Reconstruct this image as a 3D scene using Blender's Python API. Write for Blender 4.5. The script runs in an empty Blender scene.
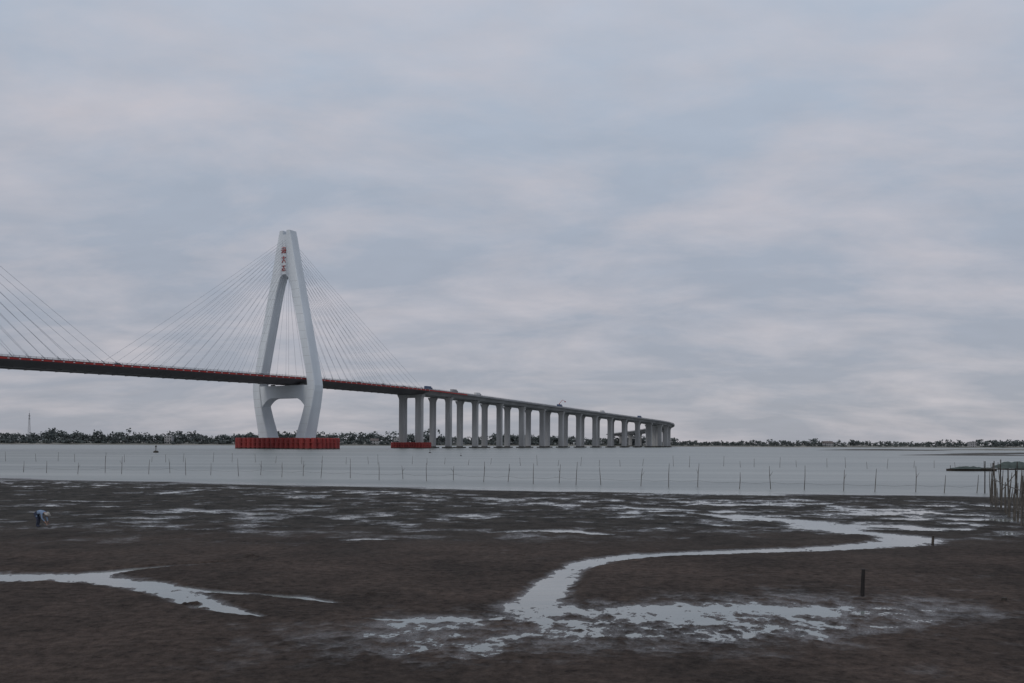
import bpy, math, random
import numpy as np
from mathutils import Vector
random.seed(4); rng=np.random.default_rng(4)
sc=bpy.context.scene
sc.view_settings.view_transform='Standard'; sc.view_settings.look='None'
sc.view_settings.exposure=0; sc.view_settings.gamma=1

# ------------------------------------------------------------ materials
def mat(name,c1,c2=None,rough=.7,scale=.2,bump=0,bscale=2,spec=.4,metal=0,stretch=(1,1,1)):
    m=bpy.data.materials.new(name); m.use_nodes=True
    nt=m.node_tree; b=nt.nodes['Principled BSDF']
    b.inputs['Roughness'].default_value=rough
    b.inputs['Specular IOR Level'].default_value=spec
    b.inputs['Metallic'].default_value=metal
    if c2 is None: c2=tuple(x*.8 for x in c1)
    tc=nt.nodes.new('ShaderNodeTexCoord'); mp=nt.nodes.new('ShaderNodeMapping')
    mp.inputs['Scale'].default_value=stretch
    nt.links.new(tc.outputs['Object'],mp.inputs['Vector'])
    n=nt.nodes.new('ShaderNodeTexNoise'); n.inputs['Scale'].default_value=scale; n.inputs['Detail'].default_value=6
    nt.links.new(mp.outputs[0],n.inputs['Vector'])
    r=nt.nodes.new('ShaderNodeValToRGB')
    r.color_ramp.elements[0].position=.35; r.color_ramp.elements[0].color=(*c2,1)
    r.color_ramp.elements[1].position=.65; r.color_ramp.elements[1].color=(*c1,1)
    nt.links.new(n.outputs['Fac'],r.inputs['Fac']); nt.links.new(r.outputs[0],b.inputs['Base Color'])
    if bump:
        n2=nt.nodes.new('ShaderNodeTexNoise'); n2.inputs['Scale'].default_value=bscale; n2.inputs['Detail'].default_value=8
        nt.links.new(tc.outputs['Object'],n2.inputs['Vector'])
        bp=nt.nodes.new('ShaderNodeBump'); bp.inputs['Strength'].default_value=bump
        nt.links.new(n2.outputs['Fac'],bp.inputs['Height']); nt.links.new(bp.outputs[0],b.inputs['Normal'])
    return m
M={}
M['white']=mat('white_paint',(.72,.76,.80),(.56,.60,.64),.6,.06,stretch=(1,1,.25))
M['conc']=mat('pier_concrete',(.43,.43,.43),(.30,.30,.30),.85,.15,stretch=(1,1,.2))
M['conc2']=mat('girder_concrete',(.36,.36,.37),(.25,.25,.26),.85,.08)
M['stain']=mat('tidal_stain',(.12,.115,.10),(.06,.06,.055),.9,.4)
M['steel']=mat('dark_girder_steel',(.085,.078,.085),(.06,.056,.063),.6,.05)
M['red']=mat('red_paint',(.42,.035,.028),(.28,.025,.022),.6,.3)
M['fender']=mat('red_fender',(.30,.038,.034),(.19,.026,.024),.6,.5,stretch=(1,1,.3))
M['rail']=mat('rail_grey',(.25,.25,.27),(.17,.17,.18),.6,.3)
M['asph']=mat('asphalt',(.055,.055,.057),(.045,.045,.047),.9,1)
M['cable']=mat('cable_sheath',(.44,.46,.50),(.39,.41,.46),.5,.1)
M['wood']=mat('weathered_wood',(.07,.06,.05),(.035,.03,.026),.9,3)
M['bamboo']=mat('bamboo_pole',(.13,.115,.10),(.06,.054,.046),.8,2)
M['rope']=mat('rope',(.12,.12,.12),(.08,.08,.08),.9,4)
M['net']=mat('green_net',(.075,.095,.088),(.045,.06,.055),.9,2,.4,6)
M['leafd']=mat('foliage_dark_hazed',(.092,.106,.108),(.072,.086,.088),.9,.1)  # greyed and lightened: distance haze is painted into the leaf colour
M['leafl']=mat('foliage_light_hazed',(.125,.142,.138),(.10,.118,.114),.9,.1)  # paler leaf tone, aerial haze mixed into its colour too
M['bark']=mat('bark',(.12,.11,.10),(.09,.085,.08),.9,.5)
M['sand']=mat('shore_sand',(.26,.25,.23),(.12,.12,.10),.95,.02)
M['wall']=mat('house_wall',(.36,.36,.36),(.27,.27,.28),.9,.2)
M['roof']=mat('house_roof',(.16,.13,.12),(.10,.09,.09),.9,.4)
M['glass']=mat('window_glass',(.03,.035,.04),(.02,.02,.025),.2,1)
M['tyre']=mat('tyre_rubber',(.02,.02,.02),None,.9,1)
M['carw']=mat('vehicle_white',(.7,.7,.7),(.6,.6,.6),.35,1)
M['carb']=mat('vehicle_blue',(.06,.10,.2),(.05,.08,.16),.35,1)
M['skin']=mat('skin',(.35,.20,.14),(.28,.16,.11),.6,8)
M['shirt']=mat('shirt_cloth',(.22,.30,.42),(.16,.22,.33),.9,12)
M['trous']=mat('trouser_cloth',(.05,.06,.09),(.03,.035,.06),.9,12)
M['straw']=mat('straw_hat',(.42,.40,.37),(.30,.29,.26),.9,20)
M['hair']=mat('hair',(.012,.01,.01),None,.6,20)

# ------------------------------------------------------------ mesh builder
class MB:
    def __init__(s): s.v=[];s.f=[];s.m=[]
    def face(s,idx,m=0): s.f.append(idx); s.m.append(m)
    def box(s,c,ax,h,m=0):
        c=Vector(c); b=len(s.v)
        for i in (-1,1):
            for j in (-1,1):
                for k in (-1,1):
                    s.v.append(tuple(c+ax[0]*(i*h[0])+ax[1]*(j*h[1])+ax[2]*(k*h[2])))
        for q in ((0,1,3,2),(4,6,7,5),(0,4,5,1),(2,3,7,6),(0,2,6,4),(1,5,7,3)): s.face([b+a for a in q],m)
    def bx(s,c,h,m=0): s.box(c,(Vector((1,0,0)),Vector((0,1,0)),Vector((0,0,1))),h,m)
    def loft(s,rings,m=0,cap=True,closed=True):
        b=len(s.v); n=len(rings[0])
        for r in rings: s.v.extend([tuple(p) for p in r])
        for i in range(len(rings)-1):
            for j in range(n if closed else n-1):
                k=(j+1)%n
                s.face([b+i*n+j,b+i*n+k,b+(i+1)*n+k,b+(i+1)*n+j], m[j] if isinstance(m,(list,tuple)) else m)
        if cap:
            mm=m[0] if isinstance(m,(list,tuple)) else m
            s.face([b+j for j in range(n)][::-1],mm); s.face([b+(len(rings)-1)*n+j for j in range(n)],mm)
    def tube(s,p0,p1,r0,r1=None,n=6,m=0):
        p0=Vector(p0);p1=Vector(p1); r1=r0 if r1 is None else r1
        d=(p1-p0).normalized(); a=d.orthogonal().normalized(); c=d.cross(a)
        s.loft([[p+ (a*math.cos(t)+c*math.sin(t))*r for t in [2*math.pi*i/n for i in range(n)]] for p,r in ((p0,r0),(p1,r1))],m)
    def build(s,name,mats,parent=None,smooth=False):
        me=bpy.data.meshes.new(name); me.from_pydata(s.v,[],s.f)
        for x in mats: me.materials.append(x)
        me.polygons.foreach_set('material_index',s.m)
        if smooth: me.polygons.foreach_set('use_smooth',[True]*len(s.f))
        me.update()
        import bmesh
        bm=bmesh.new(); bm.from_mesh(me); bmesh.ops.recalc_face_normals(bm,faces=bm.faces); bm.to_mesh(me); bm.free()
        o=bpy.data.objects.new(name,me); sc.collection.objects.link(o)
        if parent: o.parent=parent
        return o
def empty(name):
    o=bpy.data.objects.new(name,None); sc.collection.objects.link(o); return o

# ------------------------------------------------------------ shoreline survey (ground positions, metres)
def G(x,y):
    hz=443+(x-512)*.0049
    d=4500/(y-hz); return ((x-512)/900*d, d)

# ------------------------------------------------------------ numpy noise
tab=rng.random((256,256))
def vn(x,y):
    xi=np.floor(x).astype(int); yi=np.floor(y).astype(int); fx=x-xi; fy=y-yi
    fx=fx*fx*fx*(fx*(fx*6-15)+10); fy=fy*fy*fy*(fy*(fy*6-15)+10)
    a=tab[xi%256,yi%256];b=tab[(xi+1)%256,yi%256];c=tab[xi%256,(yi+1)%256];d=tab[(xi+1)%256,(yi+1)%256]
    return (a*(1-fx)+b*fx)*(1-fy)+(c*(1-fx)+d*fx)*fy
def fbm(x,y,o=4,g=.55):
    r=0;a=1;t=0
    for i in range(o):
        r=r+a*(vn(x+i*17.3,y+i*9.1)-.5)*2; t+=a; a*=g; 
        x,y=(x*.8-y*.6)*2.03,(x*.6+y*.8)*2.03
    return r/t
def ss(a,b,x):
    t=np.clip((x-a)/(b-a),0,1); return t*t*(3-2*t)

chan=[
 ([(690,513),(730,517),(770,519),(812,522),(832,528),(850,532),(885,535),(912,539),(905,543),(870,546),(820,549),(760,551),(700,553),(645,555.5),(605,560),(580,566),(566,574),(556,583),(546,594),(538,604),(560,616),(600,622)],
  [.12,.18,.25,.5,.52,.4,.4,.6,.55,.42,.33,.28,.26,.26,.28,.25,.24,.27,.32,.36,.3,.2]),
 ([(-60,577),(0,578),(60,577.5),(110,581),(150,586),(180,594),(205,604),(232,611),(262,617)],[.6,.5,.42,.34,.30,.26,.2,.13,.05]),
 ([(90,575),(130,570),(170,567),(222,564)],[.22,.14,.11,.06]),
 ([(150,584),(200,591),(260,595),(300,598),(340,604)],[.15,.09,.08,.11,.04]),
 ([(365,619),(430,621),(500,620)],[.03,.05,.07]),
 ([(55,501),(110,502),(165,501)],[.15,.3,.15]),
 ([(95,519),(130,518),(158,519)],[.15,.25,.15]),
 ([(480,534),(520,531),(560,531),(610,535)],[.05,.12,.3,.1]),
 ([(340,541),(365,539),(395,540)],[.05,.12,.05]),
 ([(590,491),(660,492),(720,493),(775,495)],[.3,1.0,1.0,.4]),
 ([(600,508),(660,509),(700,511)],[.15,.3,.1]),
 ([(820,508),(880,510),(930,509)],[.15,.35,.1]),
]
def height(x,y):
    e=y+.27*x-99+fbm(x/22,y/12,4)*8
    sea=.075*np.clip(-e/9,-5,1)
    mid=ss(40,54,y+.1*x+7*fbm(x/9,y/9,3))
    low=fbm(x/16+3,y/9,3)
    hm=.052+.06*low+.135*fbm(x/2.2,y/1.9+4,6,.68)
    hf=.080+.045*low+.055*fbm(x/1.3,y/1.1+8,6,.68)
    h=hf*(1-mid)+hm*mid
    h=np.where(e>-9,h*ss(9,0,e+9)+sea*ss(0,9,e+9),h)
    wob=.5*fbm(x/1.4+5,y/1.4,4)
    wob2=fbm(x/.4+5,y/.4,4,.7)*.7
    spk=fbm(x/.45+9,y/.7,5,.75)
    for pts,ws in chan:
        P=[G(*p) for p in pts]
        xs=[p[0] for p in P]; ys=[p[1] for p in P]
        sel=(x>min(xs)-5)&(x<max(xs)+5)&(y>min(ys)-5)&(y<max(ys)+5)
        if not sel.any(): continue
        X=x[sel];Y=y[sel]; best=np.full(X.shape,9.)
        for i in range(len(P)-1):
            ax,ay=P[i];bx,by=P[i+1]; L=(bx-ax)**2+(by-ay)**2
            t=np.clip(((X-ax)*(bx-ax)+(Y-ay)*(by-ay))/L,0,1)
            dd=np.hypot(X-ax-t*(bx-ax),Y-ay-t*(by-ay)); w=ws[i]*(1-t)+ws[i+1]*t
            best=np.minimum(best,(dd+(wob[sel]+wob2[sel])*np.minimum(w,1.))/w)
        c=1-ss(.2,5.0,best)
        hh=h[sel]; h[sel]=hh*(1-c)+(-.045+.085*spk[sel])*c
    # shallow broken film of water spreading over the flat, near right
    fx=(x-3.9-.6*(y-24))/8.8; fy=(y-24.8-.12*x)/4.3
    q=np.exp(-(fx**2+fy**2)**1.5)
    film=-.012+.055*fbm(x/2.6,y/1.5,4,.6)+.085*fbm(x/.45,y/.60,6,.75)
    h=h*(1-q*.97)+q*.97*film
    q=np.exp(-(((x+1.6)/4)**2+((y-21.8)/2.0)**2)); h=h*(1-q*.8)+q*.8*(.018+.10*fbm(x/.55,y/.6,6,.72))
    return h

def grid(name,X,Y,Z,mats):
    r,c=X.shape
    me=bpy.data.meshes.new(name)
    me.vertices.add(r*c); me.vertices.foreach_set('co',np.stack([X,Y,Z],-1).astype(np.float32).ravel())
    i=np.arange(r*c).reshape(r,c)
    q=np.stack([i[:-1,:-1],i[:-1,1:],i[1:,1:],i[1:,:-1]],-1).reshape(-1,4)
    me.loops.add(q.size); me.loops.foreach_set('vertex_index',q.ravel().astype(np.int32))
    me.polygons.add(len(q)); me.polygons.foreach_set('loop_start',np.arange(0,q.size,4,dtype=np.int32))
    me.polygons.foreach_set('loop_total',np.full(len(q),4,dtype=np.int32))
    me.polygons.foreach_set('use_smooth',np.ones(len(q),dtype=bool))
    for m in mats: me.materials.append(m)
    me.update(calc_edges=True); me.validate()
    o=bpy.data.objects.new(name,me); sc.collection.objects.link(o); return o

# mud material
def mudmat():
    m=bpy.data.materials.new('wet_mud'); m.use_nodes=True; nt=m.node_tree; N=nt.nodes; L=nt.links
    b=N['Principled BSDF']; g=N.new('ShaderNodeNewGeometry')
    def noise(s,d=6,st=(1,1,1),r=.6):
        mp=N.new('ShaderNodeMapping'); mp.inputs['Scale'].default_value=st; L.new(g.outputs['Position'],mp.inputs['Vector'])
        n=N.new('ShaderNodeTexNoise'); n.inputs['Scale'].default_value=s; n.inputs['Detail'].default_value=d; n.inputs['Roughness'].default_value=r
        L.new(mp.outputs[0],n.inputs['Vector']); return n.outputs['Fac']
    def ramp(f,a,b_,c0,c1):
        r=N.new('ShaderNodeValToRGB'); r.color_ramp.elements[0].position=a; r.color_ramp.elements[1].position=b_
        r.color_ramp.elements[0].color=(*c0,1); r.color_ramp.elements[1].color=(*c1,1); L.new(f,r.inputs['Fac']); return r.outputs[0]
    def mix(f,a,b_,t='MIX'):
        x=N.new('ShaderNodeMix'); x.data_type='RGBA'; x.blend_type=t
        if isinstance(f,float): x.inputs[0].default_value=f
        else: L.new(f,x.inputs[0])
        L.new(a,x.inputs[6]); 
        if isinstance(b_,tuple): x.inputs[7].default_value=(*b_,1)
        else: L.new(b_,x.inputs[7])
        return x.outputs[2]
    big=ramp(noise(.16,6,r=.65),.38,.62,(.058,.047,.041),(.112,.086,.073))
    fine=ramp(noise(3.2,10,r=.8),.36,.64,(.35,.35,.36),(1.3,1.28,1.26))
    col=mix(1.0,big,fine,'MULTIPLY')
    sp=N.new('ShaderNodeSeparateXYZ'); L.new(g.outputs['Position'],sp.inputs[0])
    mr=N.new('ShaderNodeMapRange'); mr.inputs[1].default_value=38; mr.inputs[2].default_value=56
    ad=N.new('ShaderNodeMath'); ad.operation='MULTIPLY_ADD'; ad.inputs[1].default_value=30.0
    L.new(noise(.1,8,r=.65),ad.inputs[0]); 
    s2=N.new('ShaderNodeMath'); s2.operation='SUBTRACT'; L.new(sp.outputs['Y'],s2.inputs[0]); s2.inputs[1].default_value=15
    L.new(s2.outputs[0],ad.inputs[2]); L.new(ad.outputs[0],mr.inputs[0])
    silt=ramp(noise(.55,10,r=.75),.36,.64,(.020,.020,.019),(.082,.074,.066))
    col=mix(mr.outputs[0],col,silt)
    wr=N.new('ShaderNodeMapRange'); wr.inputs[1].default_value=0.0; wr.inputs[2].default_value=.05
    L.new(sp.outputs['Z'],wr.inputs[0])
    wet=ramp(wr.outputs[0],0,1,(.5,.5,.52),(1,1,1)); col=mix(1.0,col,wet,'MULTIPLY')
    L.new(col,b.inputs['Base Color'])
    wf=N.new('ShaderNodeMath'); wf.operation='MULTIPLY_ADD'; wf.inputs[1].default_value=.09; L.new(noise(1.1,10,r=.8),wf.inputs[0])
    zz=N.new('ShaderNodeMath'); zz.operation='SUBTRACT'; L.new(sp.outputs['Z'],zz.inputs[0]); zz.inputs[1].default_value=.050; L.new(zz.outputs[0],wf.inputs[2])
    ms=N.new('ShaderNodeMapRange'); ms.inputs[1].default_value=.0; ms.inputs[2].default_value=.045; ms.inputs[3].default_value=0; ms.inputs[4].default_value=1; L.new(wf.outputs[0],ms.inputs[0])
    rr=ramp(ms.outputs[0],0,1,(.26,)*3,(.88,)*3)
    L.new(rr,b.inputs['Roughness'])
    spx=N.new('ShaderNodeMapRange'); spx.inputs[3].default_value=.45; spx.inputs[4].default_value=.09; L.new(ms.outputs[0],spx.inputs[0]); L.new(spx.outputs[0],b.inputs['Specular IOR Level'])
    bs=N.new('ShaderNodeMapRange'); bs.inputs[3].default_value=.4; bs.inputs[4].default_value=1.0; L.new(ms.outputs[0],bs.inputs[0])
    bn=N.new('ShaderNodeMath'); bn.operation='MULTIPLY_ADD'; L.new(noise(1.5,12,r=.78),bn.inputs[0]); bn.inputs[1].default_value=2.5; L.new(noise(14,6,r=.6),bn.inputs[2])
    bp=N.new('ShaderNodeBump'); bp.inputs['Distance'].default_value=.07; L.new(bs.outputs[0],bp.inputs['Strength'])
    L.new(bn.outputs[0],bp.inputs['Height']); L.new(bp.outputs[0],b.inputs['Normal'])
    return m
MUD=mudmat()
rows=np.concatenate([np.linspace(2,13.9,40),4500/np.arange(323,31,-.5)])
cols=np.linspace(-1,1,1600)
Y=np.repeat(rows[:,None],len(cols),1); X=cols[None,:]*(6+.68*rows[:,None])
mud=grid('mudflat_ground',X,Y,height(X.copy(),Y.copy()),[MUD])
gx=np.linspace(-420,420,281); gy=np.linspace(-160,230,196)
X,Y=np.meshgrid(gx,gy)
Z=height(X.copy(),Y.copy()); Z=np.where(Y<2,Z+np.clip((2-Y)*.02,0,1.2),Z)
inside=(np.abs(X)<(6+.68*Y)+1)&(Y>0)&(Y<143)
Z=np.where(inside,-.45,Z)
mud2=grid('mudflat_ground.001',X,Y,Z,[MUD])

# water
def watermat():
    m=bpy.data.materials.new('sea_water'); m.use_nodes=True; nt=m.node_tree; N=nt.nodes; L=nt.links
    b=N['Principled BSDF']; g=N.new('ShaderNodeNewGeometry')
    sp=N.new('ShaderNodeSeparateXYZ'); L.new(g.outputs['Position'],sp.inputs[0])
    a=N.new('ShaderNodeMath'); a.operation='MULTIPLY_ADD'; a.inputs[1].default_value=.27; L.new(sp.outputs['X'],a.inputs[0]); L.new(sp.outputs['Y'],a.inputs[2])
    mr=N.new('ShaderNodeMapRange'); mr.inputs[1].default_value=88; mr.inputs[2].default_value=104; L.new(a.outputs[0],mr.inputs[0])
    mp=N.new('ShaderNodeMapping'); mp.inputs['Scale'].default_value=(.4,1,1); L.new(g.outputs['Position'],mp.inputs['Vector'])
    n=N.new('ShaderNodeTexNoise'); n.inputs['Scale'].default_value=1.1; n.inputs['Detail'].default_value=6; L.new(mp.outputs[0],n.inputs['Vector'])
    st=N.new('ShaderNodeMath'); st.operation='MULTIPLY_ADD'; st.inputs[1].default_value=.75; st.inputs[2].default_value=.04; L.new(mr.outputs[0],st.inputs[0])
    bp=N.new('ShaderNodeBump'); bp.inputs['Distance'].default_value=.25; L.new(st.outputs[0],bp.inputs['Strength'])
    L.new(n.outputs['Fac'],bp.inputs['Height']); L.new(bp.outputs[0],b.inputs['Normal'])
    mp2=N.new('ShaderNodeMapping'); mp2.inputs['Scale'].default_value=(.10,1,1); L.new(g.outputs['Position'],mp2.inputs['Vector'])
    n2=N.new('ShaderNodeTexNoise'); n2.inputs['Scale'].default_value=.05; n2.inputs['Detail'].default_value=8; n2.inputs['Roughness'].default_value=.65; L.new(mp2.outputs[0],n2.inputs['Vector'])
    r=N.new('ShaderNodeValToRGB'); r.color_ramp.elements[0].position=.35; r.color_ramp.elements[1].position=.65
    r.color_ramp.elements[0].color=(.12,.14,.135,1); r.color_ramp.elements[1].color=(.27,.285,.27,1)
    L.new(n2.outputs['Fac'],r.inputs['Fac']); L.new(r.outputs[0],b.inputs['Base Color'])
    ro=N.new('ShaderNodeMapRange'); ro.inputs[3].default_value=.08; ro.inputs[4].default_value=.33; L.new(mr.outputs[0],ro.inputs[0]); L.new(ro.outputs[0],b.inputs['Roughness'])
    b.inputs['IOR'].default_value=1.47
    return m
W=MB()
xs=[-14000,-3000,-600,0,600,3000,14000]; ys=[-300,200,900,3000,16000]
W.v=[(x,y,0) for y in ys for x in xs]
for j in range(len(ys)-1):
    for i in range(len(xs)-1):
        k=j*len(xs)+i; W.face([k,k+1,k+1+len(xs),k+len(xs)])
W.build('water',[watermat()])

# ------------------------------------------------------------ bridge path
TH=math.radians(30); T0=(-162.5,650.)
TURN=144+545
def heading(s):
    if s<=TURN: return TH
    return max(TH-math.radians(.135)*(s-TURN),math.radians(-14))
_s=np.arange(TURN,2200,5.); _x=[T0[0]+math.sin(TH)*TURN]; _y=[T0[1]+math.cos(TH)*TURN]
for s in _s[:-1]:
    h=heading(s+2.5); _x.append(_x[-1]+5*math.sin(h)); _y.append(_y[-1]+5*math.cos(h))
def deckz(s):
    if s<100: return 50.4+(.016*s if s<0 else 0)
    L=s-100
    z=50.4-.025*(L*L/240 if L<120 else L-60)
    if L>700: z-=.012*(L-700)
    return max(z,6)
def P(s,u=0,v=0,z=0):
    s=s+v
    if s<=TURN: x=T0[0]+math.sin(TH)*s; y=T0[1]+math.cos(TH)*s
    else: x=float(np.interp(s,_s,_x)); y=float(np.interp(s,_s,_y))
    h=heading(s); return Vector((x+math.cos(h)*u,y-math.sin(h)*u,z))
def axes(s):
    h=heading(s); return (Vector((math.cos(h),-math.sin(h),0)),Vector((math.sin(h),math.cos(h),0)),Vector((0,0,1)))
bridge=empty('cable_stayed_bridge')
S0,S1,S2=-438,150,1150
def sweep(mb,sec,sa,sb,step,m=0):
    n=max(2,int((sb-sa)/step)+1)
    rings=[]
    for s in np.linspace(sa,sb,n):
        z=deckz(s); rings.append([P(s,u,0,z+dz) for u,dz in sec])
    mb.loft(rings,m)
d=MB()
sweep(d,[(-19,0),(19,0),(19,-.9),(18.7,-1.5),(10,-3.9),(-10,-3.9),(-18.7,-1.5),(-19,-.9)],S0,S1,20,[1,0,0,0,0,0,0,0])
for u in (-1,1):
    sweep(d,[(u*19.02,-.85),(u*19.2,-.85),(u*19.2,.12),(u*19.02,.12)],S0,S1+60,20,2)
    sweep(d,[(u*18.55,.02),(u*18.95,.02),(u*18.9,.55),(u*18.6,.55)],S0,S1,20,0)
for s in np.arange(S0+5,S1,9): d.box(P(s,0,0,deckz(s)-4.02),axes(s),(9.7,.25,.12),0)
d.build('main_deck',[M['steel'],M['asph'],M['red']],bridge)
a=MB()
def girder(sa,sb):
    for off in (-8.7,8.7):
        sweep(a,[(off-8.5,0),(off+8.5,0),(off+8.5,-.35),(off+4.6,-.8),(off+3.4,-3.2),(off-3.4,-3.2),(off-4.6,-.8),(off-8.5,-.35)],sa,sb,15,[1,0,0,0,0,0,0,0])
    for u in (-1,1):
        sweep(a,[(u*17.25,-.5),(u*17.5,-.5),(u*17.5,1.0),(u*17.25,1.0)],sa,sb,15,0)
        sweep(a,[(u*.35,.02),(u*.5,.02),(u*.5,.8),(u*.35,.8)],sa,sb,15,0)
girder(S1,S2); girder(-640,S0)
a.build('approach_deck',[M['conc2'],M['asph']],bridge)
r=MB()
for u in (-1,1):
    for s in np.arange(S0,S1+1,3):
        r.box(P(s,u*18.75,0,deckz(s)+.9),axes(s),(.07,.07,.5),0)
    for zz in (.85,1.15,1.4):
        sweep(r,[(u*18.7,zz-.05),(u*18.82,zz-.05),(u*18.82,zz+.05),(u*18.7,zz+.05)],S0,S1,20,0)
    for s in np.arange(S0,S1+1,6):
        r.box(P(s,u*19.28,0,deckz(s)-.35),axes(s),(.06,.5,.18),1)
    for s in np.arange(S1+2,S2,3):
        r.box(P(s,u*17.38,0,deckz(s)+1.2),axes(s),(.06,.06,.25),0)
    sweep(r,[(u*17.33,1.4),(u*17.43,1.4),(u*17.43,1.5),(u*17.33,1.5)],S1,S2,15,0)
r.build('railings',[M['rail'],M['carw']],bridge)

# ------------------------------------------------------------ pylons
def pylon(s0):
    t=MB(); ax=axes(s0)
    def hv(z): return np.interp(z,[5,30,44,159],[6.0,5.2,4.6,3.7])
    def ring(z,u0,u1):
        h=hv(z); c=.45
        q=[(u0+c,-h),(u1-c,-h),(u1,-h+c),(u1,h-c),(u1-c,h),(u0+c,h),(u0,h-c),(u0,-h+c)]
        return [P(s0,u,0,z)+ax[1]*v for u,v in q]
    zs=[4,12,22,30,36,41,45,49,56,75,95,110,118,123.0,125.5]
    ou=[21.6,23.4,25.8,27.8,29.0,29.9,30.1,29.5,28.0,23.7,19.1,15.7,13.9,12.6,12.0]
    inn=[12,14.6,18.2,20.6,21.8,22.6,23.0,22.5,21.2,16.6,11.7,7.9,5.6,3.6,.8]
    for sg in (-1,1):
        rings=[]
        for z,o,i in zip(zs,ou,inn):
            rings.append(ring(z,i,o) if sg>0 else ring(z,-o,-i))
        t.loft(rings,0)
    t.loft([ring(125.4,-12.02,12.02),ring(139,-9.05,9.05),ring(151,-6.4,6.4),ring(154,-5.7,5.7)],0)
    for sg in (-1,1):
        t.loft([ring(153.9,min(sg*1.3,sg*5.6),max(sg*1.3,sg*5.6)),ring(157.0,min(sg*1.5,sg*4.9),max(sg*1.5,sg*4.9))],0)
    for u in (-1.2,1.2): t.box(P(s0,u,0,139)+ax[1]*3.95,ax,(.35,.14,12.5),3)
    for z in np.arange(12,124,6.):
        o=np.interp(z,zs,ou); i=np.interp(z,zs,inn)
        for sg in (-1,1): t.box(P(s0,sg*(o+i)/2,0,z),ax,((o-i)/2-.3,hv(z)+.02,.06),3)
    rings=[]
    for u in np.linspace(-23,23,23):
        k=abs(u)/23; low=36.5-9.5*max(0,(k-.45)/.55)**2.2
        rings.append([P(s0,u,0,z)+ax[1]*v for v,z in ((-4,low),(4,low),(4,45.4),(-4,45.4))])
    t.loft(rings,0)
    for u in (-14,14): t.box(P(s0,u,0,45.9),ax,(1.2,1.2,.6),1)
    for u in (-17.5,17.5): t.box(P(s0,u,0,2.4),ax,(13,11,3.1),1)
    t.box(P(s0,0,0,2.0),ax,(4,7,2.6),1)
    K=.72
    def stroke(cx,cz,w,h,rot=0):
        c,s_=math.cos(rot),math.sin(rot)
        U=ax[0]*c+Vector((0,0,1))*s_; Z=Vector((0,0,1))*c-ax[0]*s_
        t.box(P(s0,cx*K,0,z0+cz*K)+ax[1]*(-4.25),(U,ax[1],Z),(w*K/2,.14,h*K/2),2)
    z0=142.5
    stroke(-2.4,2.3,1.4,.6,-.6);stroke(-2.7,.4,1.4,.6,-.6);stroke(-2.4,-1.8,.6,2.4,-.35)
    stroke(.6,2.6,3.8,.55);stroke(-.8,2.9,.55,1.6,-.5);stroke(.6,.1,4.6,.55);stroke(.7,-2.2,3.6,.55)
    stroke(-.9,-.3,.55,4);stroke(2.2,-.4,.55,4.4);stroke(.6,.9,.6,.9);stroke(.6,-1,.6,.9)
    z0=136
    stroke(0,2.9,.7,1.3,.2);stroke(0,1.8,5.6,.6);stroke(-.9,-.8,.65,5.2,-.55);stroke(.9,-.8,.65,5.2,.55)
    z0=129.8
    stroke(0,2.2,5.,.6);stroke(0,.4,.7,4.6);stroke(-1.8,-1.4,.6,2.6,-.4);stroke(1.8,-1.4,.6,2.6,.4);stroke(0,-2.6,3.,.6)
    t.build('pylon',[M['white'],M['conc'],M['red'],M['conc']],bridge)
def fender(s1,hu,hv_,rad,top,R,name):
    per=[]
    segs=[((-hu+rad,-hv_),(hu-rad,-hv_)),((hu,-hv_+rad),(hu,hv_-rad)),((hu-rad,hv_),(-hu+rad,hv_)),((-hu,hv_-rad),(-hu,-hv_+rad))]
    cs=[((hu-rad,-hv_+rad),-90),((hu-rad,hv_-rad),0),((-hu+rad,hv_-rad),90),((-hu+rad,-hv_+rad),180)]
    for (p,q),(c,a0) in zip(segs,cs):
        L=math.hypot(q[0]-p[0],q[1]-p[1]); n=max(1,round(L/(2*R)))
        for i in range(n): per.append((p[0]+(q[0]-p[0])*i/n,p[1]+(q[1]-p[1])*i/n))
        n=max(2,round(rad*math.pi/2/(2*R)))
        for i in range(n):
            a_=math.radians(a0+90*i/n); per.append((c[0]+rad*math.cos(a_),c[1]+rad*math.sin(a_)))
    f=MB(); ax1=axes(s1)
    for u,v in per:
        c=P(s1,u,0,0)+ax1[1]*v
        zt=top+random.uniform(-.06,.06)
        f.tube(c+Vector((0,0,-1.5)),c+Vector((0,0,.55)),R*.97,n=12,m=1)
        f.tube(c+Vector((0,0,.55)),c+Vector((0,0,zt-.4)),R*.96,n=12,m=0)
        f.tube(c+Vector((0,0,zt-.4)),c+Vector((0,0,zt)),R*.96,R*.7,n=12,m=0)
    n=len(per)
    for (z0,z1) in ((1.2,1.7),(top*.55,top*.55+.5)):
        ring=[P(s1,u,0,0)+ax1[1]*v for u,v in per]
        for i in range(n):
            p=ring[i];q=ring[(i+1)%n]; dd=(q-p).normalized(); nn=dd.cross(Vector((0,0,1)))
            f.box((p+q)/2+nn*(R*.9)+Vector((0,0,(z0+z1)/2)),(dd,nn,Vector((0,0,1))),((q-p).length/2,.15,(z1-z0)/2),0)
    f.build(name,[M['fender'],M['stain']],bridge)
pylon(0); pylon(-294)
fender(0,37.5,16,8,7.9,2.2,'pylon_fender'); fender(-294,37.5,16,8,7.9,2.2,'pylon_fender')

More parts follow.
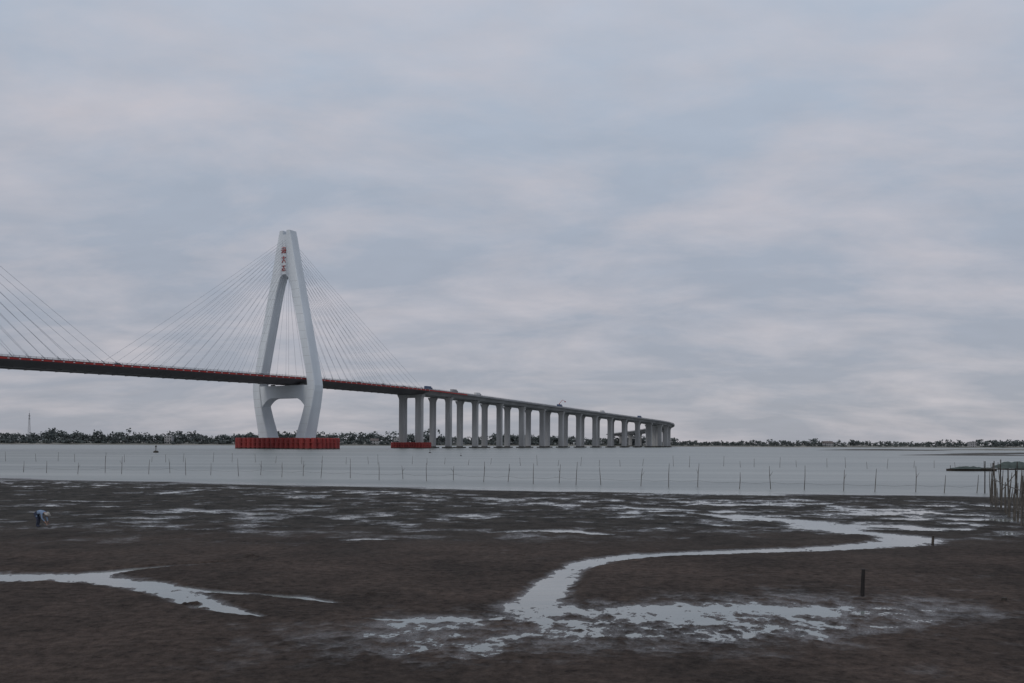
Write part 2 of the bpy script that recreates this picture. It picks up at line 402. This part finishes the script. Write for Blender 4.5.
c=MB()
for s0 in (0,-294):
    for dr in (-1,1):
        for u in (-1,1):
            for i in range(15):
                ds=20+i*8.75
                top=P(s0+dr*2,u*1.2,0,126+i*1.8); bot=P(s0+dr*ds,u*17.9,0,deckz(s0+dr*ds)+.3)
                prev=top
                for k in range(1,5):
                    tt=k/4; p=top.lerp(bot,tt); p.z-=4*ds/150*1.2*tt*(1-tt); 
                    c.tube(prev,p,.08,n=5); prev=p
                c.tube(bot,bot+(top-bot).normalized()*3,.2,n=6)
c.build('stay_cables',[M['cable']],bridge)

p=MB()
def pier(s,first=False):
    ax=axes(s); zt=deckz(s)-3.3
    if zt<3: return
    for u in (-8.7,8.7):
        w=2.9 if not first else 3.3; dpt=1.7 if not first else 2.1
        def ring(z,w,dp,ch=.5):
            q=[(-w+ch,-dp),(w-ch,-dp),(w,-dp+ch),(w,dp-ch),(w-ch,dp),(-w+ch,dp),(-w,dp-ch),(-w,-dp+ch)]
            return [P(s,u,0,z)+ax[0]*a_+ax[1]*b_ for a_,b_ in q]
        p.loft([ring(-2,w,dpt),ring(1.6,w,dpt)],1)
        p.loft([ring(1.6,w,dpt),ring(zt-5,w,dpt),ring(zt-3.2,w+.3,dpt+.1),ring(zt-1.4,w+1.3,dpt+.3),ring(zt-.25,w+1.7,dpt+.4)],0)
        for k in (-2,2): p.box(P(s,u+k,0,zt-.1),ax,(.6,.6,.17),1)
        p.box(P(s,u,0,.1),ax,(w+1.6,dpt+2.4,1.0),1)
    if first: p.box(P(s,0,0,zt-1.9),ax,(7,1.9,1.3),0)
PS=[]; s=150.
while s<S2: PS.append(s); s+=45
PS+=[-442,-487,-532,-577,-622]
for s in PS: pier(s, s in (150.,-442))
p.build('piers',[M['conc'],M['stain']],bridge)
fender(150,16.5,8,4.5,5.2,1.3,'pier_fender')
fender(-442,16.5,8,4.5,5.2,1.3,'pier_fender')

# ------------------------------------------------------------ vehicles on the bridge
def vehicle(kind,s,u,paint,rev=False,name=None):
    e=empty(name or kind); e.location=P(s,u,0,deckz(s)+.02); e.rotation_euler=(0,0,-heading(s)+(math.pi if rev else 0))
    b=MB()
    def prof(pr,w,m,taper=0):
        b.loft([[Vector((x*w,y,z)) for y,z in pr] for x in (-1,1)],m)
    if kind=='car':
        prof([(-2.2,.35),(2.2,.35),(2.25,.75),(1.3,.92),(-2.0,.98),(-2.25,.8)],.88,0)
        b.loft([[Vector((x,y,.94)) for x,y in ((-.84,-1.9),(.84,-1.9),(.84,1.2),(-.84,1.2))],[Vector((x,y,1.4)) for x,y in ((-.66,-1.3),(.66,-1.3),(.66,.45),(-.66,.45))]],1)
        b.loft([[Vector((x,y,1.4)) for x,y in ((-.67,-1.32),(.67,-1.32),(.67,.47),(-.67,.47))],[Vector((x,y,1.47)) for x,y in ((-.6,-1.2),(.6,-1.2),(.6,.35),(-.6,.35))]],0)
        wh=[(-1.35,.33),(1.4,.33)]; W_=.85
    else:
        b.bx((0,-1.2,2.3),(1.22,3.6,1.3),0); b.bx((0,-.3,.8),(.9,4.2,.14),2)
        prof([(2.6,.6),(4.4,.6),(4.45,1.6),(4.1,2.6),(2.6,2.7)],1.15,3)
        b.box((0,4.3,2.05),(Vector((1,0,0)),Vector((0,1,0)),Vector((0,-.25,1)).normalized()),(1.0,.05,.4),1)
        for x in (-1.17,1.17): b.bx((x,3.5,2.05),(.03,.5,.35),1)
        wh=[(-3.6,.5),(-2.3,.5),(3.4,.5)]; W_=1.1
    for y,rr in wh:
        for x in (-W_,W_): b.tube((x-.13,y,rr),(x+.13,y,rr),rr,n=12,m=2)
    b.build('body_and_wheels',[paint,M['glass'],M['tyre'],paint],e)
    return e
for k,s,u,pt,rv in (('truck',156,14,M['carb'],False),('car',172,14,M['red'],False),('car',120,15,M['carw'],False),('truck',196,14,M['conc2'],False),('car',-40,15,M['carw'],False),('car',62,15,M['red'],False),('car',-150,15,M['carb'],False),('truck',236,14,M['carw'],False),('truck',640,14,M['carb'],False),('car',300,14,M['carw'],False),('car',92,15,M['red'],False),('car',372,14,M['carw'],False),('truck',520,14,M['carw'],False)):
    vehicle(k,s,u,pt,rv)
e=vehicle('truck',405,14.5,M['carb'],False,'crane_truck')
b=MB(); b.tube((0,-1,3.6),(0,-1,4.6),.55,n=10); b.tube((0,-1,4.3),(0,6.5,8.8),.35,.2,n=6); b.tube((0,6.5,8.8),(1,11,7.6),.2,.12,n=6); b.tube((0,-1,4.6),(0,3,6.6),.15,n=6); b.bx((1,11,6.9),(.6,.6,.5))
b.build('boom',[M['red']],e)

# ------------------------------------------------------------ far shore
shore=[(-2600,980),(-1100,1060),(-640,1150),(-300,1290),(-60,1480),(200,1620),(480,1560),(800,1650),(1200,1750),(2200,1900),(5200,2600)]
sx=np.array([a[0] for a in shore],float); sy=np.array([a[1] for a in shore],float)
xs=np.linspace(-2600,5200,260); base=np.interp(xs,sx,sy)+15*fbm(xs/70,xs*0,4)
R=[(-14,-1),(0,.4),(14,1.8),(50,2.4),(500,3.5),(7000,6)]
X=np.repeat(xs[None,:],len(R),0); Yg=np.stack([base+o for o,_ in R]); Zg=np.stack([np.full(len(xs),z) for _,z in R])
grid('far_shore_ground',X,Yg,Zg,[M['sand']])
def shorey(x): return float(np.interp(x,xs,base))

def quads(c,n,R,size):
    dirs=rng.normal(size=(n,3)); dirs/=np.linalg.norm(dirs,axis=1)[:,None]
    rad=rng.random(n)**.4
    pos=c+dirs*rad[:,None]*R
    a=rng.normal(size=(n,3)); a/=np.linalg.norm(a,axis=1)[:,None]
    b=np.cross(a,rng.normal(size=(n,3))); b/=np.linalg.norm(b,axis=1)[:,None]
    s=size*(.6+.8*rng.random(n))[:,None]
    q=np.stack([pos-a*s-b*s*.6,pos+a*s-b*s*.5,pos+a*s*.7+b*s*.7,pos-a*s*.8+b*s*.6],1)
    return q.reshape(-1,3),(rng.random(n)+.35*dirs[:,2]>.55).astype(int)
TQ=[];TM=[];trunk=MB()
def tree(x,y,h,w,z0=2,low=.42):
    lob=rng.integers(4,7)
    for _ in range(lob):
        c=np.array([x+rng.normal()*w*.33,y+rng.normal()*w*.33,z0+h*(low+(.86-low)*rng.random())])
        q,m=quads(c,17,np.array([w*.38,w*.38,h*.19]),.5*w/8+.42); TQ.append(q); TM.append(m)
    trunk.tube((x,y,z0-.5),(x+rng.normal()*.6,y,z0+h*.7),.35,.12,n=5)
    trunk.tube((x,y,z0+h*.35),(x+rng.normal()*2,y+rng.normal(),z0+h*.75),.18,.06,n=4)
x=-1500
while x<3600:
    hb=float(np.interp(x,[-1500,-620,-330,-200,0,250,480,1200,3600],[14,16,19,15,14,14,13,14,16]))
    hb*=1+.55*float(fbm(np.array([x/70.]),np.array([2.]),3)[0])
    for rrow in range(4):
        yy=shorey(x)+20+rrow*14+rng.random()*10
        dn=vn(np.array([x/50.+40]),np.array([rrow*3.+.5]))[0]
        if dn<(.2 if x<400 else .3): continue
        if rrow==0:
            tree(x+rng.random()*6,yy-6,hb*(.25+.25*rng.random()),hb*.6,1.2,.15); continue
        h=hb*(.6+.55*rng.random())*(.75+.1*rrow)
        if rng.random()<.05: h*=1.35
        tree(x+rng.random()*6,yy,h,h*(.5+.45*rng.random()),1.6,.3)
    x+= 6 if x<400 else 8.5
    if x>1400: x+=3
Q=np.concatenate(TQ); TMI=np.concatenate(TM); nq=len(TMI)
me=bpy.data.meshes.new('crowns'); me.vertices.add(len(Q)); me.vertices.foreach_set('co',Q.astype(np.float32).ravel())
me.loops.add(nq*4); me.loops.foreach_set('vertex_index',np.arange(nq*4,dtype=np.int32))
me.polygons.add(nq); me.polygons.foreach_set('loop_start',np.arange(0,nq*4,4,dtype=np.int32)); me.polygons.foreach_set('loop_total',np.full(nq,4,dtype=np.int32))
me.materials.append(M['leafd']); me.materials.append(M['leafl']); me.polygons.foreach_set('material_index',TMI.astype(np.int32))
me.update(calc_edges=True)
te=empty('distant_trees'); o=bpy.data.objects.new('crowns',me); sc.collection.objects.link(o); o.parent=te
trunk.build('trunks',[M['bark']],te)

def house(x,w,dp,h,storeys,flat,off=14,rot=0.1):
    y=shorey(x)+off; e=empty('shore_house'); e.location=(x,y,1.6); e.rotation_euler=(0,0,rot)
    b=MB(); b.bx((0,0,h/2),(w/2,dp/2,h/2)); b.build('walls',[M['wall']],e)
    b=MB()
    if flat:
        b.bx((0,0,h+.25),(w/2+.3,dp/2+.3,.25)); b.bx((w*.2,0,h+1.4),(1.8,1.8,.9))
    else:
        b.loft([[Vector((xx,-dp/2-.5,h)),Vector((xx,dp/2+.5,h)),Vector((xx,0,h+dp*.35))] for xx in (-w/2-.5,w/2+.5)])
    b.build('roof',[M['wall'] if flat else M['roof']],e)
    b=MB(); n=int(w/3.2)
    for st in range(storeys):
        for i in range(n):
            b.bx((-w/2+w*(i+.5)/n,-dp/2-.03,h*(st+.55)/storeys),(.75,.05,.8))
    b.bx((0.4,-dp/2-.06,1.1),(.6,.05,1.1)); b.build('windows_and_door',[M['glass']],e)
for a_ in ((-700,14,9,6,2,False,16),(-470,10,9,10,3,True,18),(-352,13,9,10,3,True,16),(-210,12,9,6,2,False,14),(-180,9,9,10,3,True,18),(1000,16,10,9,3,True,18),(1350,34,12,10,3,True,20),(560,16,10,6,2,False,18),(860,12,9,9,3,True,18),(1130,14,9,7,2,True,18)):
    house(*a_)
b=MB(); mx=-640; my=shorey(mx)+35; H=40
def cor(z,k): 
    w=1.6*(1-z/H)+.2; return Vector((mx+w*(1 if k in(0,1) else -1),my+w*(1 if k in(1,2) else -1),1.6+z))
for k in range(4): b.tube(cor(0,k),cor(H,k),.14,.1,n=4)
for i in range(11):
    z0,z1=H*i/11,H*(i+1)/11
    for k in range(4): b.tube(cor(z0,k),cor(z1,(k+1)%4),.06,n=4); b.tube(cor(z1,k),cor(z1,(k+1)%4),.06,n=4)
b.tube((mx,my,H),(mx,my,H+5),.09,n=4)
for z in (34,38): b.bx((mx,my,z),(.8,.8,.6))
b.build('radio_mast',[M['rail']])

def bar(cx,cy,lx,ly,h,name,mt,rot=0):
    n=60;m_=8
    th=np.linspace(0,2*np.pi,n); rr=np.linspace(0,1,m_)
    T,Rr=np.meshgrid(th,rr); wob=1+.25*fbm(np.cos(T)*2+cx,np.sin(T)*2+cy,3)
    X=cx+np.cos(T)*Rr*lx*wob; Yy=cy+np.sin(T)*Rr*ly*wob; Z=h*(1-Rr**2)+.25*h*fbm(X/5,Yy/5,3)*(1-Rr)-.06
    return grid(name,X,Yy,Z,[mt])
MUD2=mat('dark_mudbank',(.085,.078,.07),(.05,.047,.043),.9,.2)
bar(225,440,34,8,.75,'sandbar',MUD2); bar(300,520,50,9,.9,'sandbar',MUD2); bar(520,900,110,14,1.6,'sandbar',M['sand'])
bar(330,800,60,10,1.2,'sandbar',MUD2)

# ------------------------------------------------------------ fishing stakes
b=MB()
line=[(22,472),(50,473),(80,474),(103,473),(123,474),(148,474),(168,473),(187,475),(214,475),(236,476),(258,475),(282,477),(303,476),(322,478),(352,478),(377,480),(402,479),(428,481),(450,480),(480,482),(508,482),(532,484),(560,483),(575,485),(603,485),(640,486),(665,487),(700,487),(736,489),(771,489),(806,490),(842,491),(875,492),(913,492),(947,493),(975,493)]
tops=[]
for i,(px,py) in enumerate(line):
    px+=random.uniform(-4,4)
    gx_,gy_=G(px,py); h=random.uniform(1.7,2.8)+(.7 if px>720 and random.random()<.5 else 0)
    ln=random.uniform(-.22,.22); l2=random.uniform(-.1,.1)
    m1=Vector((gx_+ln*.6+random.uniform(-.05,.05),gy_+l2,h*.55)); tp=Vector((gx_+ln,gy_+l2,h))
    b.tube((gx_,gy_,-.4),m1,.042,.036,n=6); b.tube(m1,tp,.036,.02,n=6); tops.append((Vector((gx_,gy_,0)),h))
    if random.random()<.25: b.tube(m1,m1+Vector((random.uniform(-.4,.4),.1,.55)),.025,.012,n=5)
for (a_,h1),(c_,h2) in zip(tops[:-1],tops[1:]):
    p0=a_+Vector((0,0,.75)); p1=c_+Vector((0,0,.75)); md=(p0+p1)/2-Vector((0,0,.15))
    b.tube(p0,md,.012,n=4,m=1); b.tube(md,p1,.012,n=4,m=1)
for i in range(46):
    px=-10+i*22+random.uniform(-8,8); gx_,gy_=G(px,461+px*.008+random.uniform(-.6,.6)); h=random.uniform(1.2,2.4)
    b.tube((gx_,gy_,-.4),(gx_+random.uniform(-.25,.25),gy_,h),.045,.03,n=5)
b.build('fishing_stakes',[M['bamboo'],M['rope']])

# bamboo fence + platform
b=MB()
A=Vector((*G(991,503),0)); B=Vector((*G(1034,534),0)); C=Vector((*G(1100,580),0))
for seg0,seg1,n in ((A,B,44),(B,C,32)):
    for i in range(n):
        q=seg0.lerp(seg1,(i+random.uniform(-.45,.45))/n); h=random.uniform(1.7,3.1) if i%4 else random.uniform(3.1,3.7)
        q.x+=random.uniform(-.15,.15)
        lx,ly=random.uniform(-.22,.22),random.uniform(-.2,.2)
        mm=Vector((q.x+lx*.4+random.uniform(-.05,.05),q.y+ly*.4,h*.5))
        b.tube((q.x,q.y,-.3),mm,.045,.038,n=6); b.tube(mm,(q.x+lx,q.y+ly,h),.038,.02,n=6)
    for z in (.7,2.1):
        for k in range(6):
            b.tube(seg0.lerp(seg1,k/6)+Vector((.06,0,z+random.uniform(-.1,.1))),seg0.lerp(seg1,(k+1.1)/6)+Vector((.06,0,z+random.uniform(-.1,.1))),.03,n=5)
b.build('bamboo_fence',[M['bamboo']])
e=empty('fishing_platform'); hx,hy=G(1013,496); e.location=(hx+2.0,hy+3,0)
b=MB()
for x_ in (-2.4,-.8,.8,2.4):
    for y_ in (-1.5,0,1.5): b.tube((x_,y_,-.5),(x_+random.uniform(-.1,.1),y_,2.9+random.uniform(0,.7)),.06,.05,n=6)
b.tube((-2.4,-1.5,.3),(-.8,-1.5,2.3),.035,n=5); b.tube((2.4,-1.5,.3),(.8,-1.5,2.3),.035,n=5)
b.build('stilts',[M['wood']],e)
b=MB()
for i in range(14): b.bx((-2.5+i*.385,0,2.55+random.uniform(0,.03)),(.17,1.75,.03))
b.build('planks',[M['wood']],e)
nx=np.linspace(-2.1,2.3,24); ny=np.linspace(-1.2,1.2,12); XX,YY=np.meshgrid(nx,ny)
ZZ=2.6+np.clip((1-((XX-.1)/2.25)**6)*(1-(YY/1.25)**4),0,1)*(.6+.3*fbm(XX*.9,YY*1.5,3))
o=grid('covered_nets',XX,YY,ZZ,[M['net']]); o.parent=e
e=empty('net_raft'); rx,ry=G(972,471); e.location=(rx,ry,0); e.rotation_euler=(0,0,.05)
b=MB(); 
b.loft([[Vector((x_,y_*w,z)) for y_,z in ((-.6,-.1),(.6,-.1),(1,.42),(-1,.42))] for x_,w in ((-5,.3),(-4,1),(3.6,1.05),(4.8,.4))]); b.build('hull',[M['wood']],e)
nx=np.linspace(-4.2,4,30); ny=np.linspace(-1.1,1.1,10); XX,YY=np.meshgrid(nx,ny)
ZZ=.4+np.clip((1-(XX/4.4)**4)*(1-(YY/1.2)**2),0,1)*(.35+.35*fbm(XX*.9,YY*1.5,3))
o=grid('net_heap',XX,YY,ZZ,[M['net']]); o.parent=e
b=MB(); b.tube((4.3,0,.3),(4.4,0,2.0),.05,n=6); b.tube((-4.3,0,.3),(-4.3,0,1.1),.05,n=6); b.build('poles',[M['wood']],e)

def buoy(px,py,sc_):
    x_,y_=G(px,py); e=empty('channel_buoy'); e.location=(x_,y_,0); e.scale=(sc_,)*3
    b=MB(); b.loft([[Vector((r_*math.cos(t),r_*math.sin(t),z)) for t in [i*math.pi/6 for i in range(12)]] for r_,z in ((.6,-.3),(1.1,0),(1.15,.5),(.7,.75),(.35,.9))])
    for i in range(3):
        t=i*2.09; b.tube((.4*math.cos(t),.4*math.sin(t),.8),(.16*math.cos(t),.16*math.sin(t),2.5),.06,n=5)
    b.bx((0,0,2.7),(.3,.3,.26)); b.tube((0,0,2.9),(0,0,3.5),.2,.02,n=8)
    b.build('float_and_frame',[M['wood']],e)
buoy(156,452.6,1.0); buoy(461,456,.3); buoy(430,453,.5)

def hz(x,y): return float(height(np.array([x]),np.array([y]))[0])
def post(px,py,h,r):
    x_,y_=G(px,py); z=hz(x_,y_); b=MB()
    rings=[]
    for k in range(7):
        t=k/6; rings.append([Vector((x_+.03*t+r*(1-.12*t)*math.cos(a_)*random.uniform(.88,1.1),y_+r*(1-.12*t)*math.sin(a_)*random.uniform(.88,1.1),z-.2+(h+.2)*t)) for a_ in [i*math.pi/5 for i in range(10)]])
    b.loft(rings); b.build('wooden_post',[M['hair'] if h>.8 else M['wood']])
post(863,597,.88,.065); post(933,545.5,.48,.07); post(1004,603,.12,.09)
def mound(px,py,lx,ly,h):
    x_,y_=G(px,py); z=max(hz(x_,y_),-.01)
    th=np.linspace(0,2*np.pi,30); rr=np.linspace(0,1,10); T,Rr=np.meshgrid(th,rr)
    w=1+.4*fbm(np.cos(T)*1.5+px,np.sin(T)*1.5,3)
    X=x_+np.cos(T)*Rr*lx*w; Yy=y_+np.sin(T)*Rr*ly*w; Z=z+h*(1-Rr**1.6)*(1+.8*fbm(X*6,Yy*6,3))-.03
    grid('mud_mound',X,Yy,Z,[MUD])
mound(192,605,.45,.5,.12); mound(203,609,.3,.3,.07); mound(372,597,.35,.3,.08); mound(505,622,.4,.3,.05); mound(1000,603,.3,.3,.07)
mound(250,559,.5,.5,.1); mound(680,606,.3,.3,.05); mound(520,557,.5,.4,.07)

# ------------------------------------------------------------ clam digger
px_,py_=G(40,527.5); gz=max(hz(px_,py_),0)
person=empty('person_digging'); person.location=(px_,py_,gz-.02); person.rotation_euler=(0,0,math.radians(-12))
J=[
 ((-.22,0,.80),.135),(( -.08,0,.86),.135),((.12,0,.88),.145),((.27,0,.84),.12),((.36,0,.80),.055),((.43,0,.76),.06),
 ((-.22,.10,.76),.095),((-.10,.13,.45),.068),((-.20,.13,.09),.045),((-.05,.14,.04),.038),
 ((-.22,-.10,.76),.095),((-.02,-.13,.44),.068),((-.08,-.14,.09),.045),((.07,-.15,.04),.038),
 ((.27,.17,.80),.06),((.30,.21,.55),.045),((.42,.15,.33),.034),((.46,.13,.25),.030),
 ((.27,-.17,.80),.06),((.33,-.21,.54),.045),((.48,-.13,.31),.034),((.53,-.11,.23),.030)]
E=[(0,1),(1,2),(2,3),(3,4),(4,5),(0,6),(6,7),(7,8),(8,9),(0,10),(10,11),(11,12),(12,13),(3,14),(14,15),(15,16),(16,17),(3,18),(18,19),(19,20),(20,21)]
def skinned(J,E,root=0,lv=2):
    me=bpy.data.meshes.new('sk'); me.from_pydata([j[0] for j in J],E,[]); o=bpy.data.objects.new('sk',me); sc.collection.objects.link(o)
    o.modifiers.new('s','SKIN')
    for i,j in enumerate(J):
        me.skin_vertices[0].data[i].radius=(j[1],j[1]); me.skin_vertices[0].data[i].use_root=(i==root)
    sb=o.modifiers.new('ss','SUBSURF'); sb.levels=lv; sb.render_levels=lv
    dg=bpy.context.evaluated_depsgraph_get(); nm=bpy.data.meshes.new_from_object(o.evaluated_get(dg))
    bpy.data.objects.remove(o); return nm
nm=skinned(J,E); nm.name='body'
nm.materials.clear()
for k in ('shirt','trous','skin'): nm.materials.append(M[k])
for pl in nm.polygons:
    c_=pl.center; pl.use_smooth=True
    if c_.x<-.10 or (c_.z<.62 and c_.x<.14): pl.material_index=1
    elif c_.x>.335 and c_.z>.70: pl.material_index=2
    elif c_.z<.36: pl.material_index=2
    else: pl.material_index=0
o=bpy.data.objects.new('body',nm); sc.collection.objects.link(o); o.parent=person
def addprim(fn,name,mt,loc,scale,rot=(0,0,0),**kw):
    fn(**kw); o=bpy.context.object; o.name=name; o.location=loc; o.scale=scale; o.rotation_euler=rot; o.data.materials.append(mt)
    for pl in o.data.polygons: pl.use_smooth=True
    o.parent=person; return o
addprim(bpy.ops.mesh.primitive_uv_sphere_add,'head',M['skin'],(.51,0,.72),(.115,.08,.095),(0,.6,0),segments=20,ring_count=14,radius=1)
addprim(bpy.ops.mesh.primitive_uv_sphere_add,'hair',M['hair'],(.505,0,.742),(.112,.086,.09),(0,.6,0),segments=20,ring_count=14,radius=1)
addprim(bpy.ops.mesh.primitive_cone_add,'nose',M['skin'],(.585,0,.655),(.018,.014,.03),(0,2.4,0),vertices=8,radius1=1,depth=2)
for sy_ in (-.03,.03): addprim(bpy.ops.mesh.primitive_uv_sphere_add,'eye',M['glass'],(.585,sy_,.69),(.01,.012,.01),radius=1,segments=8,ring_count=6)
for sy_ in (-.082,.082): addprim(bpy.ops.mesh.primitive_uv_sphere_add,'ear',M['skin'],(.50,sy_,.715),(.022,.01,.03),radius=1,segments=8,ring_count=6)
b=MB(); hc=Vector((.535,0,.76)); up=Vector((.5,0,.86)).normalized(); fw=Vector((.86,0,-.5)); sd=Vector((0,1,0))
b.loft([[hc+up*z+(fw*math.cos(t)+sd*math.sin(t))*r_ for t in [i*math.pi/12 for i in range(24)]] for r_,z in ((.19,-.02),(.115,.0),(.105,.05),(.08,.1),(.02,.12))]); b.build('sun_hat',[M['straw']],person,True)
for (w0,sg) in (((.46,.13,.25),1),((.53,-.11,.23),-1)):
    for k in range(5):
        t=(k-2)*.019; L_=(.05,.068,.075,.07,.055)[k]
        w=Vector(w0); base_=w+Vector((.03,t,-.04)); 
        if k==0: base_=w+Vector((.02,-.04*sg,-.02))
        fm=skinned([(tuple(w),.018),(tuple(base_),.011),(tuple(base_+Vector((.012,t*.2,-L_*.5))),.009),(tuple(base_+Vector((-.005,t*.3,-L_))),.007)],[(0,1),(1,2),(2,3)],0,1)
        fm.materials.clear(); fm.materials.append(M['skin']); fo=bpy.data.objects.new('finger',fm); sc.collection.objects.link(fo); fo.parent=person
b=MB(); b.tube((.44,.15,.33),(.66,-.02,.02),.013,n=6); b.bx((.67,-.02,.02),(.05,.07,.01)); b.build('hand_rake',[M['wood']],person)

# ------------------------------------------------------------ sky + light
w=bpy.data.worlds.new('World'); sc.world=w; w.use_nodes=True; nt=w.node_tree; N=nt.nodes; L=nt.links
for n_ in list(N): N.remove(n_)
out=N.new('ShaderNodeOutputWorld'); tc=N.new('ShaderNodeTexCoord')
sky=N.new('ShaderNodeTexSky'); sky.sky_type='NISHITA'; sky.sun_disc=False; sky.sun_elevation=math.radians(32); sky.sun_rotation=math.radians(215)
bgA=N.new('ShaderNodeBackground'); bgA.inputs[1].default_value=.08; L.new(sky.outputs[0],bgA.inputs[0])
sp=N.new('ShaderNodeSeparateXYZ'); L.new(tc.outputs['Generated'],sp.inputs[0])
gr=N.new('ShaderNodeValToRGB'); cr=gr.color_ramp; L.new(sp.outputs['Z'],gr.inputs['Fac'])
cr.elements[0].position=0; cr.elements[0].color=(.345,.362,.415,1)
cr.elements[1].position=1; cr.elements[1].color=(.52,.57,.64,1)
for p_,c_ in ((.06,(.35,.372,.437,1)),(.16,(.365,.40,.475,1)),(.30,(.40,.455,.545,1)),(.45,(.47,.53,.63,1))):
    q=cr.elements.new(p_); q.color=c_
dz=N.new('ShaderNodeMath'); dz.operation='MAXIMUM'; L.new(sp.outputs['Z'],dz.inputs[0]); dz.inputs[1].default_value=0
da=N.new('ShaderNodeMath'); da.operation='ADD'; da.inputs[1].default_value=.24; L.new(dz.outputs[0],da.inputs[0])
dv=N.new('ShaderNodeVectorMath'); dv.operation='DIVIDE'; L.new(tc.outputs['Generated'],dv.inputs[0])
cb=N.new('ShaderNodeCombineXYZ'); 
for i in range(3): L.new(da.outputs[0],cb.inputs[i])
L.new(cb.outputs[0],dv.inputs[1])
mp=N.new('ShaderNodeMapping'); mp.inputs['Scale'].default_value=(1.0,1.5,.0); mp.inputs['Rotation'].default_value=(0,0,.35); mp.inputs['Location'].default_value=(5.3,3.1,0); L.new(dv.outputs[0],mp.inputs['Vector'])
n1=N.new('ShaderNodeTexNoise'); n1.inputs['Scale'].default_value=1.9; n1.inputs['Detail'].default_value=10; n1.inputs['Roughness'].default_value=.58; n1.inputs['Distortion'].default_value=.25; L.new(mp.outputs[0],n1.inputs['Vector'])
cl=N.new('ShaderNodeValToRGB'); cl.color_ramp.elements[0].position=.42; cl.color_ramp.elements[0].color=(0,0,0,1); cl.color_ramp.elements[1].position=.72; cl.color_ramp.elements[1].color=(1,1,1,1); L.new(n1.outputs['Fac'],cl.inputs['Fac'])
mx_=N.new('ShaderNodeMix'); mx_.data_type='RGBA'; mx_.blend_type='MIX'
fm_=N.new('ShaderNodeMath'); fm_.operation='MULTIPLY'; fm_.inputs[1].default_value=.72; L.new(cl.outputs[0],fm_.inputs[0]); L.new(fm_.outputs[0],mx_.inputs[0])
L.new(gr.outputs[0],mx_.inputs[6]); mx_.inputs[7].default_value=(.61,.57,.60,1)
n2=N.new('ShaderNodeTexNoise'); n2.inputs['Scale'].default_value=6; n2.inputs['Detail'].default_value=7; L.new(mp.outputs[0],n2.inputs['Vector'])
sh=N.new('ShaderNodeMapRange'); sh.inputs[1].default_value=.3; sh.inputs[2].default_value=.7; sh.inputs[3].default_value=.97; sh.inputs[4].default_value=1.03; L.new(n2.outputs['Fac'],sh.inputs[0])
ml=N.new('ShaderNodeVectorMath'); ml.operation='SCALE'; L.new(mx_.outputs[2],ml.inputs[0]); L.new(sh.outputs[0],ml.inputs['Scale'])
bgB=N.new('ShaderNodeBackground'); L.new(ml.outputs[0],bgB.inputs[0]); bgB.inputs[1].default_value=1
ms=N.new('ShaderNodeMixShader'); ms.inputs[0].default_value=.93; L.new(bgA.outputs[0],ms.inputs[1]); L.new(bgB.outputs[0],ms.inputs[2]); L.new(ms.outputs[0],out.inputs[0])
sl=bpy.data.lights.new('sun','SUN'); sl.energy=.6; sl.angle=math.radians(14); sl.color=(1,.95,.88)
so=bpy.data.objects.new('sun',sl); sc.collection.objects.link(so)
dirv=Vector((-math.sin(math.radians(35))*.85,-math.cos(math.radians(35))*.85,.53)).normalized()
so.rotation_euler=dirv.to_track_quat('Z','Y').to_euler()

cd=bpy.data.cameras.new('camera'); cam=bpy.data.objects.new('camera',cd); sc.collection.objects.link(cam)
cd.sensor_width=36; cd.lens=900/1024*36; cd.shift_y=101.5/1024; cd.clip_end=30000; cd.clip_start=.1
cam.location=(0,0,5); cam.rotation_euler=(math.pi/2,-.0049,0); sc.camera=cam
